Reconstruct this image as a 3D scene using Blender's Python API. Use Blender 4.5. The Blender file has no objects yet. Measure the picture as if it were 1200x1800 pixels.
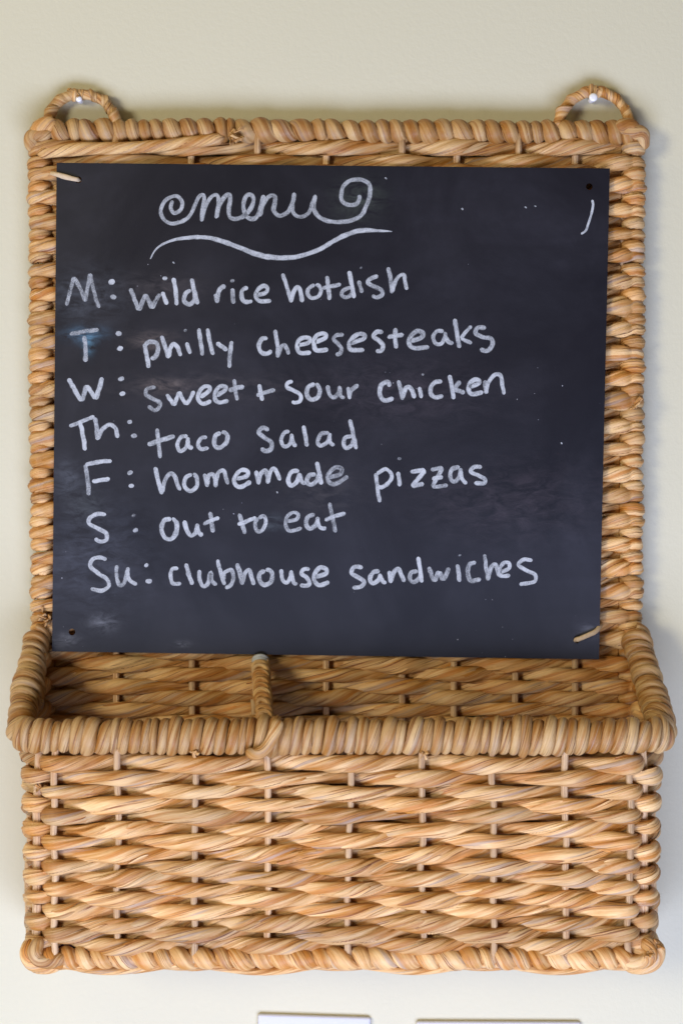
import bpy, bmesh, math
import numpy as np

SC = bpy.context.scene
COL = SC.collection
PI = math.pi

# ------------------------------------------------------------------ camera, world, lights, exposure
CAM_Y, PITCH, FPX = -1.5, math.radians(2.5), 3750.0
cam_data = bpy.data.cameras.new('camera')
cam_data.sensor_fit = 'VERTICAL'; cam_data.sensor_height = 36.0
cam_data.lens = FPX / 1800.0 * 36.0
cam_data.clip_start = 0.05; cam_data.clip_end = 100.0
cam = bpy.data.objects.new('camera', cam_data); COL.objects.link(cam)
cam.location = (0, CAM_Y, 0); cam.rotation_euler = (PI/2 - PITCH, 0, 0)
SC.camera = cam

world = bpy.data.worlds.new('World'); SC.world = world; world.use_nodes = True
bgn = world.node_tree.nodes['Background']
bgn.inputs['Color'].default_value = (1.0, 0.86, 0.60, 1); bgn.inputs['Strength'].default_value = 0.080

def area_light(name, loc, target, sx, sy, power, color):
    d = bpy.data.lights.new(name, 'AREA'); d.shape = 'RECTANGLE'; d.size = sx; d.size_y = sy
    d.energy = power; d.color = color
    o = bpy.data.objects.new(name, d); COL.objects.link(o); o.location = loc
    v = np.array(target, float) - np.array(loc, float)
    from mathutils import Vector
    o.rotation_euler = Vector(v).to_track_quat('-Z', 'Z').to_euler()
    return o
area_light('window_light', (-2.40, -3.0, 0.42), (0, 0, -0.15), 0.95, 1.05, 79.0, (1.0, 0.92, 0.70))
area_light('counter_bounce_light', (0.10, -1.55, -1.22), (0, 0, -0.54), 2.1, 1.0, 80.0, (0.575, 0.655, 1.0))
area_light('ceiling_bounce_light', (-1.3, -0.95, 1.7), (0, 0, 0), 1.0, 0.9, 10.0, (1.0, 0.80, 0.42))

vs = SC.view_settings
vs.view_transform = 'Standard'; vs.look = 'None'; vs.exposure = -0.15; vs.gamma = 1.0
vs.use_curve_mapping = False

# ------------------------------------------------------------------ helpers
R = np.random.default_rng(7)

def at(px, py, Y):
    """the point of the plane y = Y that the photograph shows at (px, py)"""
    dx = (px - 600.0) / FPX; dy = (900.0 - py) / FPX
    cp, sp = math.cos(PITCH), math.sin(PITCH)
    d = np.array([dx, cp + sp * dy, -sp + cp * dy])
    return np.array([0, CAM_Y, 0]) + d * ((Y - CAM_Y) / d[1])

def link(name, verts, faces, mat, parent=None, origin=(0, 0, 0), smooth=True, attrs=None):
    me = bpy.data.meshes.new(name)
    v = np.asarray(verts, float) - np.asarray(origin, float)
    me.from_pydata(v.tolist(), [], faces)
    if smooth:
        me.polygons.foreach_set('use_smooth', [True] * len(me.polygons))
    if attrs:
        for k, a in attrs.items():
            a = np.asarray(a, np.float32)
            if a.ndim == 2:
                at_ = me.attributes.new(k, 'FLOAT_VECTOR', 'POINT'); at_.data.foreach_set('vector', a.ravel())
            else:
                at_ = me.attributes.new(k, 'FLOAT', 'POINT'); at_.data.foreach_set('value', a)
    me.materials.append(mat); me.update()
    o = bpy.data.objects.new(name, me); COL.objects.link(o)
    if parent is not None: o.parent = parent
    else: o.location = origin
    return o

def tag(o, label=None, cat=None, group=None, kind=None):
    if label: o['label'] = label
    if cat: o['category'] = cat
    if group: o['group'] = group
    if kind: o['kind'] = kind
    return o

def smooth_noise(n, step, rng, amp=1.0):
    """n samples of smooth 1-D noise whose features are about `step` samples long"""
    m = max(4, int(n / step) + 4)
    k = rng.normal(0, 1, m)
    x = np.linspace(0, m - 1.001, n)
    i = np.floor(x).astype(int); f = x - i; f = f * f * (3 - 2 * f)
    return amp * (k[i] * (1 - f) + k[np.minimum(i + 1, m - 1)] * f)

def unit(v):
    return v / np.maximum(np.linalg.norm(v, axis=-1, keepdims=True), 1e-12)

class Mesh:
    def __init__(s): s.v = []; s.f = []; s.fib = []; s.tone = []; s.n = 0
    def add(s, v, f, fib, tone):
        s.v.append(v); s.fib.append(fib); s.tone.append(tone)
        s.f.extend((np.asarray(f) + s.n).tolist()) if len(f) else None
        s.n += len(v)
    def tube(s, path, ref, a, b, twist=0.2, rng=R, nv=20, creases=3, depth=0.10, tone=None, cap=True, lump=0.06, power=2.0, taper=0.0, flaps=0.0):
        """strand: a = half width across ref, b = half thickness along ref; twist = metres per full turn (sign = hand)"""
        P = np.asarray(path, float); n = len(P)
        ref = np.broadcast_to(np.asarray(ref, float), P.shape)
        a = np.broadcast_to(np.asarray(a, float), (n,)).copy(); b = np.broadcast_to(np.asarray(b, float), (n,)).copy()
        t = unit(np.gradient(P, axis=0))
        e2 = unit(ref - np.sum(ref * t, 1, keepdims=True) * t); e1 = np.cross(e2, t)
        L = np.concatenate([[0], np.cumsum(np.linalg.norm(np.diff(P, axis=0), axis=1))])
        lum = 1 + smooth_noise(n, max(3, n * 0.02 / max(L[-1], 1e-6)), rng, lump)
        a *= lum; b *= 1 + (lum - 1) * 0.6
        if taper:
            q = np.clip(np.minimum(L, L[-1] - L) / taper, 0.02, 1); q = np.sqrt(1 - (1 - q) ** 2); a *= q; b *= q
        ph = 2 * PI * L / twist + rng.uniform(0, 6.28) + smooth_noise(n, max(3, n * 0.05 / max(L[-1], 1e-6)), rng, 0.35) if twist else np.zeros(n)
        th = np.linspace(0, 2 * PI, nv, endpoint=False)
        psi = th[None, :] - ph[:, None]
        r = np.ones((n, nv))
        for k in range(creases):
            al = 2 * PI * (k + rng.uniform(-0.3, 0.3)) / creases
            al = al + smooth_noise(n, max(3, n * 0.06 / max(L[-1], 1e-6)), rng, 0.3)[:, None]
            d = (psi - al + PI) % (2 * PI) - PI
            dep = depth * rng.uniform(0.5, 1.3) * np.clip(0.75 + smooth_noise(n, max(3, n * 0.03 / max(L[-1], 1e-6)), rng, 0.5), 0.1, 1.6)[:, None]
            r -= dep * np.exp(-(d / 0.17) ** 2)
            r += 0.9 * dep * np.where(d > 0, np.exp(-d / 0.7) * np.clip(d / 0.25, 0, 1), 0)
        c, si = np.cos(th), np.sin(th)
        cc = np.sign(c) * np.abs(c) ** (2 / power); ss = np.sign(si) * np.abs(si) ** (2 / power)
        X = P[:, None, :] + e1[:, None, :] * (a[:, None] * r * cc)[..., None] + e2[:, None, :] * (b[:, None] * r * ss)[..., None]
        V = X.reshape(-1, 3)
        off = rng.uniform(0, 50)
        fib = np.stack([np.broadcast_to((L + off)[:, None], (n, nv)), np.cos(psi) * 0.006, np.sin(psi) * 0.006], -1).reshape(-1, 3)
        tn = np.full(len(V), rng.uniform(0, 1) if tone is None else tone)
        i = np.arange(n - 1)[:, None]; j = np.arange(nv)[None, :]; j2 = (j + 1) % nv
        F = np.stack([i * nv + j, i * nv + j2, (i + 1) * nv + j2, (i + 1) * nv + j], -1).reshape(-1, 4)
        base = s.n
        s.add(V, F, fib, tn)
        if flaps:
            for _ in range(rng.poisson(L[-1] / flaps)):
                l = rng.uniform(0.014, 0.042); s0 = rng.uniform(0, max(L[-1] - l, 1e-4)); p0 = rng.uniform(0, 6.28); hw = rng.uniform(0.18, 0.48); lift = rng.uniform(0.03, 0.13); sd = rng.choice([-1, 1])
                kk = np.where((L >= s0) & (L <= s0 + l))[0]
                if len(kk) < 5: continue
                u = (L[kk] - L[kk][0]) / (L[kk][-1] - L[kk][0]); wd = hw * np.clip(np.sin(PI * u) ** 0.55, 0.06, 1)
                VV = []; FB = []
                for aa in (-1, -0.4, 0.3, 1):
                    tq = p0 + ph[kk] + aa * wd
                    jj = np.round((tq % (2 * PI)) / (2 * PI) * nv).astype(int) % nv
                    rq = np.maximum(r[kk, jj], 1.0) * (1.012 + lift * max(0, aa * sd) + 0.02 * (1 - aa * aa))
                    VV.append(P[kk] + e1[kk] * (a[kk] * rq * np.cos(tq))[:, None] + e2[kk] * (b[kk] * rq * np.sin(tq))[:, None])
                    ps = p0 + aa * wd
                    FB.append(np.stack([L[kk] + off + 3.7, np.cos(ps) * 0.006, np.sin(ps) * 0.006], 1))
                q = len(kk); i2 = np.arange(q - 1)
                FF = np.concatenate([np.stack([w2 * q + i2, w2 * q + i2 + 1, (w2 + 1) * q + i2 + 1, (w2 + 1) * q + i2], 1) for w2 in range(3)])
                s.add(np.concatenate(VV), FF, np.concatenate(FB), np.full(4 * q, float(np.clip(tn[0] + rng.normal(0, 0.4), -0.2, 1.2))))
        if cap:
            s.f.append([base + q for q in range(nv)][::-1]); s.f.append([base + (n - 1) * nv + q for q in range(nv)])
    def tuft(s, p, d, rng, count=9, length=0.012, rad=0.0006, spread=0.6, tone=0.9):
        d = np.asarray(d, float)
        for _ in range(count):
            q = unit(d + rng.normal(0, spread, 3)); l = length * rng.uniform(0.4, 1.1)
            u = np.linspace(0, 1, 6)[:, None]
            bend = rng.normal(0, 0.35, 3)
            pts = np.asarray(p) + rng.normal(0, 0.001, 3) + q * l * u + bend * l * u * u
            s.tube(pts, unit(rng.normal(0, 1, 3)), rad * rng.uniform(0.8, 2.2), rad * 0.5, 0, rng, nv=5, creases=0, tone=tone, taper=0)
    def build(s, name, mat, parent=None, origin=(0, 0, 0)):
        return link(name, np.concatenate(s.v), s.f, mat, parent, origin, True,
                    {'fib': np.concatenate(s.fib), 'tone': np.concatenate(s.tone)})

def coil(m, core, n1, n2, r1, r2, pitch, hw, ht, hand=1, rng=R, nv=14, per=22, twist=0.09, jit=0.08, lean=0.0, depth=0.09, tone=None, creases=2, fill=True):
    """a strand wound round a core line. n1, n2 = the two directions across the core; lean shifts the wraps' top along the core"""
    core = np.asarray(core, float)
    L = np.concatenate([[0], np.cumsum(np.linalg.norm(np.diff(core, axis=0), axis=1))])
    turns = max(2, int(round(L[-1] / pitch))); n = turns * per
    # uneven pitch
    w = np.clip(1 + rng.normal(0, jit * 1.6, turns), 0.6, 1.5); edges = np.concatenate([[0], np.cumsum(w)]); edges = edges / edges[-1] * L[-1]
    tt = np.linspace(0, turns, n)
    s_ = np.interp(tt, np.arange(turns + 1), edges)
    wl = np.interp(tt, np.arange(turns) + 0.5, w)
    phi = hand * 2 * PI * tt
    f = lambda A, x: np.stack([np.interp(x, L, A[:, k]) for k in range(3)], 1)
    N1 = np.broadcast_to(np.asarray(n1, float), core.shape); N2 = np.broadcast_to(np.asarray(n2, float), core.shape)
    a1 = unit(f(N1, s_)); a2 = unit(f(N2, s_))
    rr = 1 + np.interp(tt, np.arange(turns + 1), rng.normal(0, jit, turns + 1))
    s2 = np.clip(s_ + lean * np.cos(phi), 0, L[-1])
    C = f(core, s2)
    path = C + a1 * (r1 * rr * np.cos(phi))[:, None] + a2 * (r2 * rr * np.sin(phi))[:, None]
    rad = unit(a1 * (np.cos(phi) / r1)[:, None] + a2 * (np.sin(phi) / r2)[:, None])
    if tone is None:
        # tone changes every few turns, as strands do
        pass
    m.tube(path, rad, hw * wl, ht * (0.8 + 0.2 * wl), twist, rng, nv=nv, creases=creases, depth=depth, tone=tone, lump=0.05, power=2.0)
    if fill:
        m.tube(core, N1, max(r2 - ht * 0.3, 0.001), max(r1 - ht * 0.3, 0.001), 0, rng, nv=10, creases=0, tone=0.2)

def polyline(pts, step):
    """resample a 3-D polyline evenly"""
    pts = np.asarray(pts, float)
    L = np.concatenate([[0], np.cumsum(np.linalg.norm(np.diff(pts, axis=0), axis=1))])
    n = max(3, int(L[-1] / step) + 1); x = np.linspace(0, L[-1], n)
    return np.stack([np.interp(x, L, pts[:, k]) for k in range(pts.shape[1])], 1)

def catmull(pts, sub=10, closed=False):
    pts = np.asarray(pts, float)
    if len(pts) < 3 and not closed: return pts
    if closed: q = np.concatenate([pts[-1:], pts, pts[:2]])
    else: q = np.concatenate([2 * pts[:1] - pts[1:2], pts, 2 * pts[-1:] - pts[-2:-1]])
    out = []
    for i in range(1, len(q) - 2):
        p0, p1, p2, p3 = q[i - 1], q[i], q[i + 1], q[i + 2]
        for u in np.linspace(0, 1, sub, endpoint=False):
            out.append(0.5 * (2 * p1 + (p2 - p0) * u + (2 * p0 - 5 * p1 + 4 * p2 - p3) * u * u + (3 * p1 - p0 - 3 * p2 + p3) * u ** 3))
    out.append(q[-2]); return np.array(out)

def rounded_box(name, lo, hi, bevel, mat, parent=None, origin=(0, 0, 0), rot=0.0, segs=3):
    bm = bmesh.new(); bmesh.ops.create_cube(bm, size=1)
    lo = np.array(lo, float); hi = np.array(hi, float)
    for v in bm.verts:
        for k in range(3): v.co[k] = lo[k] + (v.co[k] + 0.5) * (hi[k] - lo[k])
    bmesh.ops.bevel(bm, geom=bm.edges[:], offset=bevel, segments=segs, affect='EDGES', profile=0.5)
    me = bpy.data.meshes.new(name); bm.to_mesh(me); bm.free()
    me.polygons.foreach_set('use_smooth', [True] * len(me.polygons))
    me.materials.append(mat)
    o = bpy.data.objects.new(name, me); COL.objects.link(o); o.location = origin; o.rotation_euler = (0, rot, 0)
    if parent: o.parent = parent
    return o

# ------------------------------------------------------------------ materials
def new_mat(name):
    m = bpy.data.materials.new(name); m.use_nodes = True
    nt = m.node_tree; nt.nodes.clear()
    out = nt.nodes.new('ShaderNodeOutputMaterial'); b = nt.nodes.new('ShaderNodeBsdfPrincipled')
    nt.links.new(b.outputs[0], out.inputs[0])
    return m, nt, b, out

class NT:
    """tiny helper to write node graphs"""
    def __init__(s, nt): s.nt = nt
    def node(s, t, **kw):
        n = s.nt.nodes.new(t)
        for k, v in kw.items(): setattr(n, k, v)
        return n
    def lk(s, a, b): s.nt.links.new(a, b)
    def val(s, sock, x):
        if isinstance(x, bpy.types.NodeSocket): s.lk(x, sock)
        else: sock.default_value = x
    def math(s, op, a, b=0.0, c=0.0, clamp=False):
        n = s.node('ShaderNodeMath', operation=op, use_clamp=clamp)
        s.val(n.inputs[0], a); s.val(n.inputs[1], b); s.val(n.inputs[2], c); return n.outputs[0]
    def scale(s, vec, xyz):
        n = s.node('ShaderNodeVectorMath', operation='MULTIPLY'); s.val(n.inputs[0], vec); n.inputs[1].default_value = xyz; return n.outputs[0]
    def noise(s, vec, scale=1.0, detail=3.0, rough=0.55, dist=0.0):
        n = s.node('ShaderNodeTexNoise'); s.lk(vec, n.inputs['Vector']); n.inputs['Scale'].default_value = scale
        n.inputs['Detail'].default_value = detail; n.inputs['Roughness'].default_value = rough; n.inputs['Distortion'].default_value = dist
        return n.outputs['Fac']
    def ramp(s, fac, stops):
        n = s.node('ShaderNodeValToRGB'); s.lk(fac, n.inputs[0]); e = n.color_ramp.elements
        while len(e) < len(stops): e.new(0.5)
        for q, (p, c) in zip(e, stops): q.position = p; q.color = (*c, 1)
        return n.outputs[0]
    def range(s, x, a, b, c=0.0, d=1.0):
        n = s.node('ShaderNodeMapRange'); n.clamp = True; s.val(n.inputs[0], x)
        for k, v in enumerate((a, b, c, d)): n.inputs[k + 1].default_value = v
        return n.outputs[0]
    def mix(s, fac, a, b, mode='MIX'):
        n = s.node('ShaderNodeMix', data_type='RGBA', blend_type=mode); s.val(n.inputs['Factor'], fac)
        for k, x in (('A', a), ('B', b)):
            sock = [q for q in n.inputs if q.name == k and q.type == 'RGBA'][0]
            if isinstance(x, tuple): sock.default_value = (*x, 1)
            else: s.lk(x, sock)
        return [q for q in n.outputs if q.type == 'RGBA'][0]
    def bump(s, h, strength, dist):
        n = s.node('ShaderNodeBump'); s.lk(h, n.inputs['Height']); n.inputs['Strength'].default_value = strength; n.inputs['Distance'].default_value = dist
        return n.outputs[0]

def wicker_material(name, base, pale, orange, grey, grey_amt=0.65, orange_amt=0.7):
    m, nt, b, out = new_mat(name); g = NT(nt)
    a = g.node('ShaderNodeAttribute', attribute_name='fib').outputs['Vector']
    tone = g.node('ShaderNodeAttribute', attribute_name='tone').outputs['Fac']
    patch = g.noise(g.scale(a, (22, 110, 110)), 1, 3, 0.55, 0.3)
    patch2 = g.noise(g.scale(a, (16, 200, 200)), 1, 2, 0.5, 0.2)
    strip = g.noise(g.scale(a, (9, 210, 210)), 1, 1, 0.5, 0.15)
    streak = g.noise(g.scale(a, (22, 800, 800)), 1, 3, 0.6, 0.25)
    fibre = g.noise(g.scale(a, (60, 2600, 2600)), 1, 3, 0.65, 0.0)
    c = g.ramp(patch, [(0.36, base), (0.50, tuple(0.5 * x + 0.5 * y for x, y in zip(base, pale))), (0.64, pale)])
    c = g.mix(g.math('MULTIPLY', g.range(strip, 0.50, 0.62), 0.40), c, pale)
    c = g.mix(g.math('MULTIPLY', g.range(strip, 0.45, 0.37), 0.6), c, tuple(x * y for x, y in zip(base, (0.82, 0.66, 0.52))))
    c = g.mix(g.math('MULTIPLY', g.range(patch2, 0.54, 0.66), orange_amt), c, orange)
    c = g.mix(g.math('MULTIPLY', g.range(patch2, 0.41, 0.33), grey_amt), c, grey)
    c = g.mix(g.math('MULTIPLY', g.range(streak, 0.595, 0.65), 0.85), c, tuple(x * y for x, y in zip(base, (0.42, 0.28, 0.22))))
    c = g.mix(g.math('MULTIPLY', g.range(streak, 0.42, 0.30), 0.3), c, tuple(min(0.85, 1.15 * x) for x in pale))
    hs = g.node('ShaderNodeHueSaturation'); g.lk(c, hs.inputs['Color'])
    hs.inputs['Saturation'].default_value = 1.0
    g.lk(g.math('MULTIPLY', g.range(tone, 0, 1, 0.76, 1.16), g.range(fibre, 0.30, 0.70, 0.87, 1.10)), hs.inputs['Value'])
    g.lk(hs.outputs[0], b.inputs['Base Color'])
    h = g.math('ADD', g.math('ADD', g.math('MULTIPLY', streak, 0.8), g.math('MULTIPLY', strip, 1.4)), g.math('MULTIPLY', fibre, 0.35))
    g.lk(g.bump(h, 0.7, 0.0013), b.inputs['Normal'])
    g.lk(g.range(fibre, 0.3, 0.7, 0.34, 0.55), b.inputs['Roughness'])
    b.inputs['Specular IOR Level'].default_value = 0.45
    return m
M_WEAVE = wicker_material('woven_leaf', (0.46, 0.188, 0.027), (0.78, 0.505, 0.222), (0.52, 0.190, 0.026), (0.40, 0.29, 0.215))
M_RIM = wicker_material('wound_leaf', (0.46, 0.195, 0.031), (0.77, 0.50, 0.215), (0.50, 0.20, 0.034), (0.45, 0.32, 0.23), 0.45, 0.65)
M_STAKE = wicker_material('cane_stake', (0.66, 0.41, 0.20), (0.78, 0.53, 0.29), (0.52, 0.29, 0.11), (0.50, 0.35, 0.19), 0.3, 0.3)

def wall_material():
    m, nt, b, out = new_mat('painted_wall'); g = NT(nt)
    co = g.node('ShaderNodeTexCoord').outputs['Object']
    n1 = g.noise(co, 4.0, 3, 0.5); n2 = g.noise(co, 260.0, 3, 0.6)
    g.lk(g.mix(g.range(n1, 0.3, 0.7), (0.590, 0.553, 0.392), (0.602, 0.564, 0.402)), b.inputs['Base Color'])
    b.inputs['Roughness'].default_value = 0.62; b.inputs['Specular IOR Level'].default_value = 0.25
    g.lk(g.bump(n2, 0.22, 0.0012), b.inputs['Normal'])
    return m
M_WALL = wall_material()

def plain(name, col, rough=0.4, spec=0.5, nscale=120.0, amount=0.06, bump=0.0):
    m, nt, b, out = new_mat(name); g = NT(nt)
    co = g.node('ShaderNodeTexCoord').outputs['Object']
    n = g.noise(co, nscale, 4, 0.6)
    g.lk(g.mix(n, tuple(x * (1 - amount) for x in col), tuple(min(1, x * (1 + amount)) for x in col)), b.inputs['Base Color'])
    b.inputs['Roughness'].default_value = rough; b.inputs['Specular IOR Level'].default_value = spec
    if bump: g.lk(g.bump(n, bump, 0.0005), b.inputs['Normal'])
    return m
M_PLATE = plain('white_plastic', (0.625, 0.625, 0.635), 0.32, 0.5, 60, 0.01)
M_PIN = plain('pin_plastic', (0.80, 0.79, 0.76), 0.2, 0.6, 60, 0.02)
M_STEEL = plain('pin_steel', (0.45, 0.45, 0.45), 0.3, 0.6, 60, 0.02)
M_RAFFIA = plain('raffia_tie', (0.50, 0.36, 0.20), 0.6, 0.3, 400, 0.25, 0.4)
M_RAFFIA_PALE = plain('pale_raffia_tie', (0.60, 0.46, 0.29), 0.6, 0.3, 400, 0.25, 0.4)
M_PURPLE = plain('purple_paper', (0.10, 0.03, 0.30), 0.5, 0.4, 90, 0.15)
M_GREYWRAP = plain('grey_binding', (0.42, 0.43, 0.42), 0.55, 0.3, 500, 0.25, 0.4)

BOARD_Y = -0.0240                      # front face of the board
def board_material():
    m, nt, b, out = new_mat('chalkboard_paint'); g = NT(nt)
    co = g.node('ShaderNodeTexCoord').outputs['Object']
    dust = g.noise(co, 9.0, 5, 0.62, 0.6); fine = g.noise(co, 120.0, 4, 0.65); wipe = g.noise(g.scale(co, (7, 7, 34)), 1, 4, 0.6, 0.8)
    big = g.noise(co, 3.2, 2, 0.5)
    f = g.math('MULTIPLY', g.range(dust, 0.42, 0.78), g.range(wipe, 0.35, 0.7, 0.3, 1.0))
    f = g.math('MULTIPLY', f, g.range(fine, 0.3, 0.7, 0.6, 1.2))
    c = g.mix(g.math('MULTIPLY', f, 0.05), (0.0030, 0.0029, 0.0068), (0.28, 0.27, 0.36))
    c = g.mix(g.range(big, 0.40, 0.66, 0.0, 0.015), c, (0.33, 0.27, 0.27))
    spk = g.noise(co, 420.0, 1, 0.5); where = g.noise(co, 14.0, 2, 0.5)
    c = g.mix(g.math('MULTIPLY', g.range(spk, 0.765, 0.78), g.range(where, 0.55, 0.62)), c, (0.30, 0.30, 0.33))
    # rubbed-out chalk left at certain spots of the board: (photo x, photo y, radius x, radius y, colour, amount)
    sep = g.node('ShaderNodeSeparateXYZ'); g.lk(co, sep.inputs[0])
    for px, py, rx, ry, col, amt in SMUDGES:
        p = at(px, py, BOARD_Y) - BOARD_O
        k = 0.4e-3
        dx = g.math('DIVIDE', g.math('SUBTRACT', sep.outputs[0], float(p[0])), rx * k)
        dz = g.math('DIVIDE', g.math('SUBTRACT', sep.outputs[2], float(p[2])), ry * k)
        d2 = g.math('ADD', g.math('MULTIPLY', dx, dx), g.math('MULTIPLY', dz, dz))
        e = g.math('POWER', 2.718, g.math('MULTIPLY', d2, -1.0))
        e = g.math('MULTIPLY', e, g.range(g.noise(g.scale(co, (60, 60, 150)), 1, 5, 0.7, 0.8), 0.38, 0.66, 0.0, 1.3))
        e = g.math('MULTIPLY', e, g.range(fine, 0.25, 0.7, 0.6, 1.2))
        c = g.mix(g.math('MULTIPLY', e, amt * 0.8, clamp=True), c, col)
    g.lk(c, b.inputs['Base Color'])
    g.lk(g.range(dust, 0.3, 0.7, 0.33, 0.41), b.inputs['Roughness'])
    b.inputs['Specular IOR Level'].default_value = 0.5
    g.lk(g.bump(g.noise(co, 900.0, 3, 0.6), 0.08, 0.0004), b.inputs['Normal'])
    return m
SMUDGES = [(150, 520, 60, 40, (0.30, 0.34, 0.40), 0.16), (150, 588, 30, 12, (0.16, 0.34, 0.50), 0.42), (156, 606, 9, 16, (0.16, 0.38, 0.52), 0.5),
           (268, 600, 34, 14, (0.45, 0.35, 0.29), 0.24), (285, 677, 30, 9, (0.50, 0.38, 0.31), 0.24),
           (350, 680, 130, 22, (0.36, 0.30, 0.28), 0.10), (290, 505, 60, 22, (0.38, 0.32, 0.30), 0.10),
           (180, 1095, 22, 14, (0.40, 0.42, 0.48), 0.35), (115, 1125, 20, 10, (0.42, 0.44, 0.50), 0.35),
           (320, 1132, 12, 5, (0.40, 0.42, 0.48), 0.35), (120, 840, 22, 26, (0.34, 0.38, 0.44), 0.16),
           (150, 890, 30, 26, (0.33, 0.38, 0.36), 0.10), (700, 690, 150, 50, (0.36, 0.29, 0.33), 0.07),
           (900, 880, 150, 60, (0.36, 0.28, 0.32), 0.07), (630, 350, 40, 34, (0.26, 0.32, 0.24), 0.16),
           (1035, 1110, 16, 12, (0.40, 0.42, 0.50), 0.30), (560, 860, 60, 40, (0.34, 0.30, 0.28), 0.08),
           (160, 980, 90, 90, (0.30, 0.33, 0.42), 0.10), (480, 920, 25, 14, (0.34, 0.42, 0.46), 0.12)]
BC = [at(100, 286, BOARD_Y), at(1071, 296, BOARD_Y), at(1052, 1159, BOARD_Y), at(92, 1145, BOARD_Y)]
BOARD_O = np.array([(BC[2][0] + BC[3][0]) / 2, BOARD_Y, (BC[2][2] + BC[3][2]) / 2])
M_BOARD = board_material()

def chalk_material():
    m, nt, b, out = new_mat('chalk'); g = NT(nt)
    co = g.node('ShaderNodeTexCoord').outputs['Object']
    ac = g.node('ShaderNodeAttribute', attribute_name='across').outputs['Fac']
    al = g.node('ShaderNodeAttribute', attribute_name='fib').outputs['Vector']
    dn = g.node('ShaderNodeAttribute', attribute_name='tone').outputs['Fac']
    grain = g.noise(co, 1400.0, 3, 0.7); blot = g.noise(co, 160.0, 3, 0.6)
    along = g.noise(g.scale(al, (180, 3.2, 1)), 1, 3, 0.6)
    edge = g.math('SUBTRACT', 1.0, g.math('POWER', g.math('ABSOLUTE', ac), 3.0))
    v = g.math('ADD', dn, g.math('MULTIPLY', g.math('SUBTRACT', blot, 0.5), 1.2))
    v = g.math('ADD', v, g.math('MULTIPLY', g.math('SUBTRACT', along, 0.5), 0.9))
    v = g.math('ADD', v, g.math('MULTIPLY', g.math('SUBTRACT', grain, 0.5), 1.3))
    v = g.math('MULTIPLY', v, g.range(edge, 0.0, 0.75, 0.0, 1.0), clamp=True)
    v = g.math('MINIMUM', v, 0.93)
    b.inputs['Base Color'].default_value = (0.51, 0.53, 0.545, 1); b.inputs['Roughness'].default_value = 0.9
    b.inputs['Specular IOR Level'].default_value = 0.15
    tr = g.node('ShaderNodeBsdfTransparent'); mx = g.node('ShaderNodeMixShader')
    g.lk(v, mx.inputs[0]); g.lk(tr.outputs[0], mx.inputs[1]); g.lk(b.outputs[0], mx.inputs[2]); g.lk(mx.outputs[0], out.inputs[0])
    return m
M_CHALK = chalk_material()

# ------------------------------------------------------------------ wall
s_ = 3.0
wall = link('wall', [(-s_, 0, -1.6), (s_, 0, -1.6), (s_, 0, 1.6), (-s_, 0, 1.6), (-s_, 0.1, -1.6), (s_, 0.1, -1.6), (s_, 0.1, 1.6), (-s_, 0.1, 1.6)],
            [[0, 1, 2, 3], [5, 4, 7, 6], [3, 2, 6, 7], [4, 5, 1, 0], [4, 0, 3, 7], [1, 5, 6, 2]], M_WALL, smooth=False)
tag(wall, 'cream painted wall behind the hanging basket', 'wall', kind='structure')

# ------------------------------------------------------------------ wicker basket
BASE = np.array([0.0, -0.055, at(600, 1700, -0.10)[2]])
basket = bpy.data.objects.new('wall_basket', None); COL.objects.link(basket); basket.location = BASE
basket.empty_display_size = 0.05
tag(basket, 'large hanging wicker basket with open front pocket and tall woven back', 'basket')

K = 0.0004                                   # metres per photo pixel on the wall
BY = -0.0125                                 # middle of the back weave
FY = -0.100                                  # middle of the front weave

def stick(name, p0, p1, rad, parent, bend=0.0006, tone=None):
    m = Mesh(); u = np.linspace(0, 1, 40)[:, None]
    p = np.asarray(p0) * (1 - u) + np.asarray(p1) * u
    p = p + np.stack([smooth_noise(40, 10, R, bend), smooth_noise(40, 10, R, bend * 0.5), np.zeros(40)], 1)
    m.tube(p, (0, -1, 0), rad, rad, 0, R, nv=14, creases=0, tone=tone, lump=0.03)
    return m.build(name, M_STAKE, parent, BASE)

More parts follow.
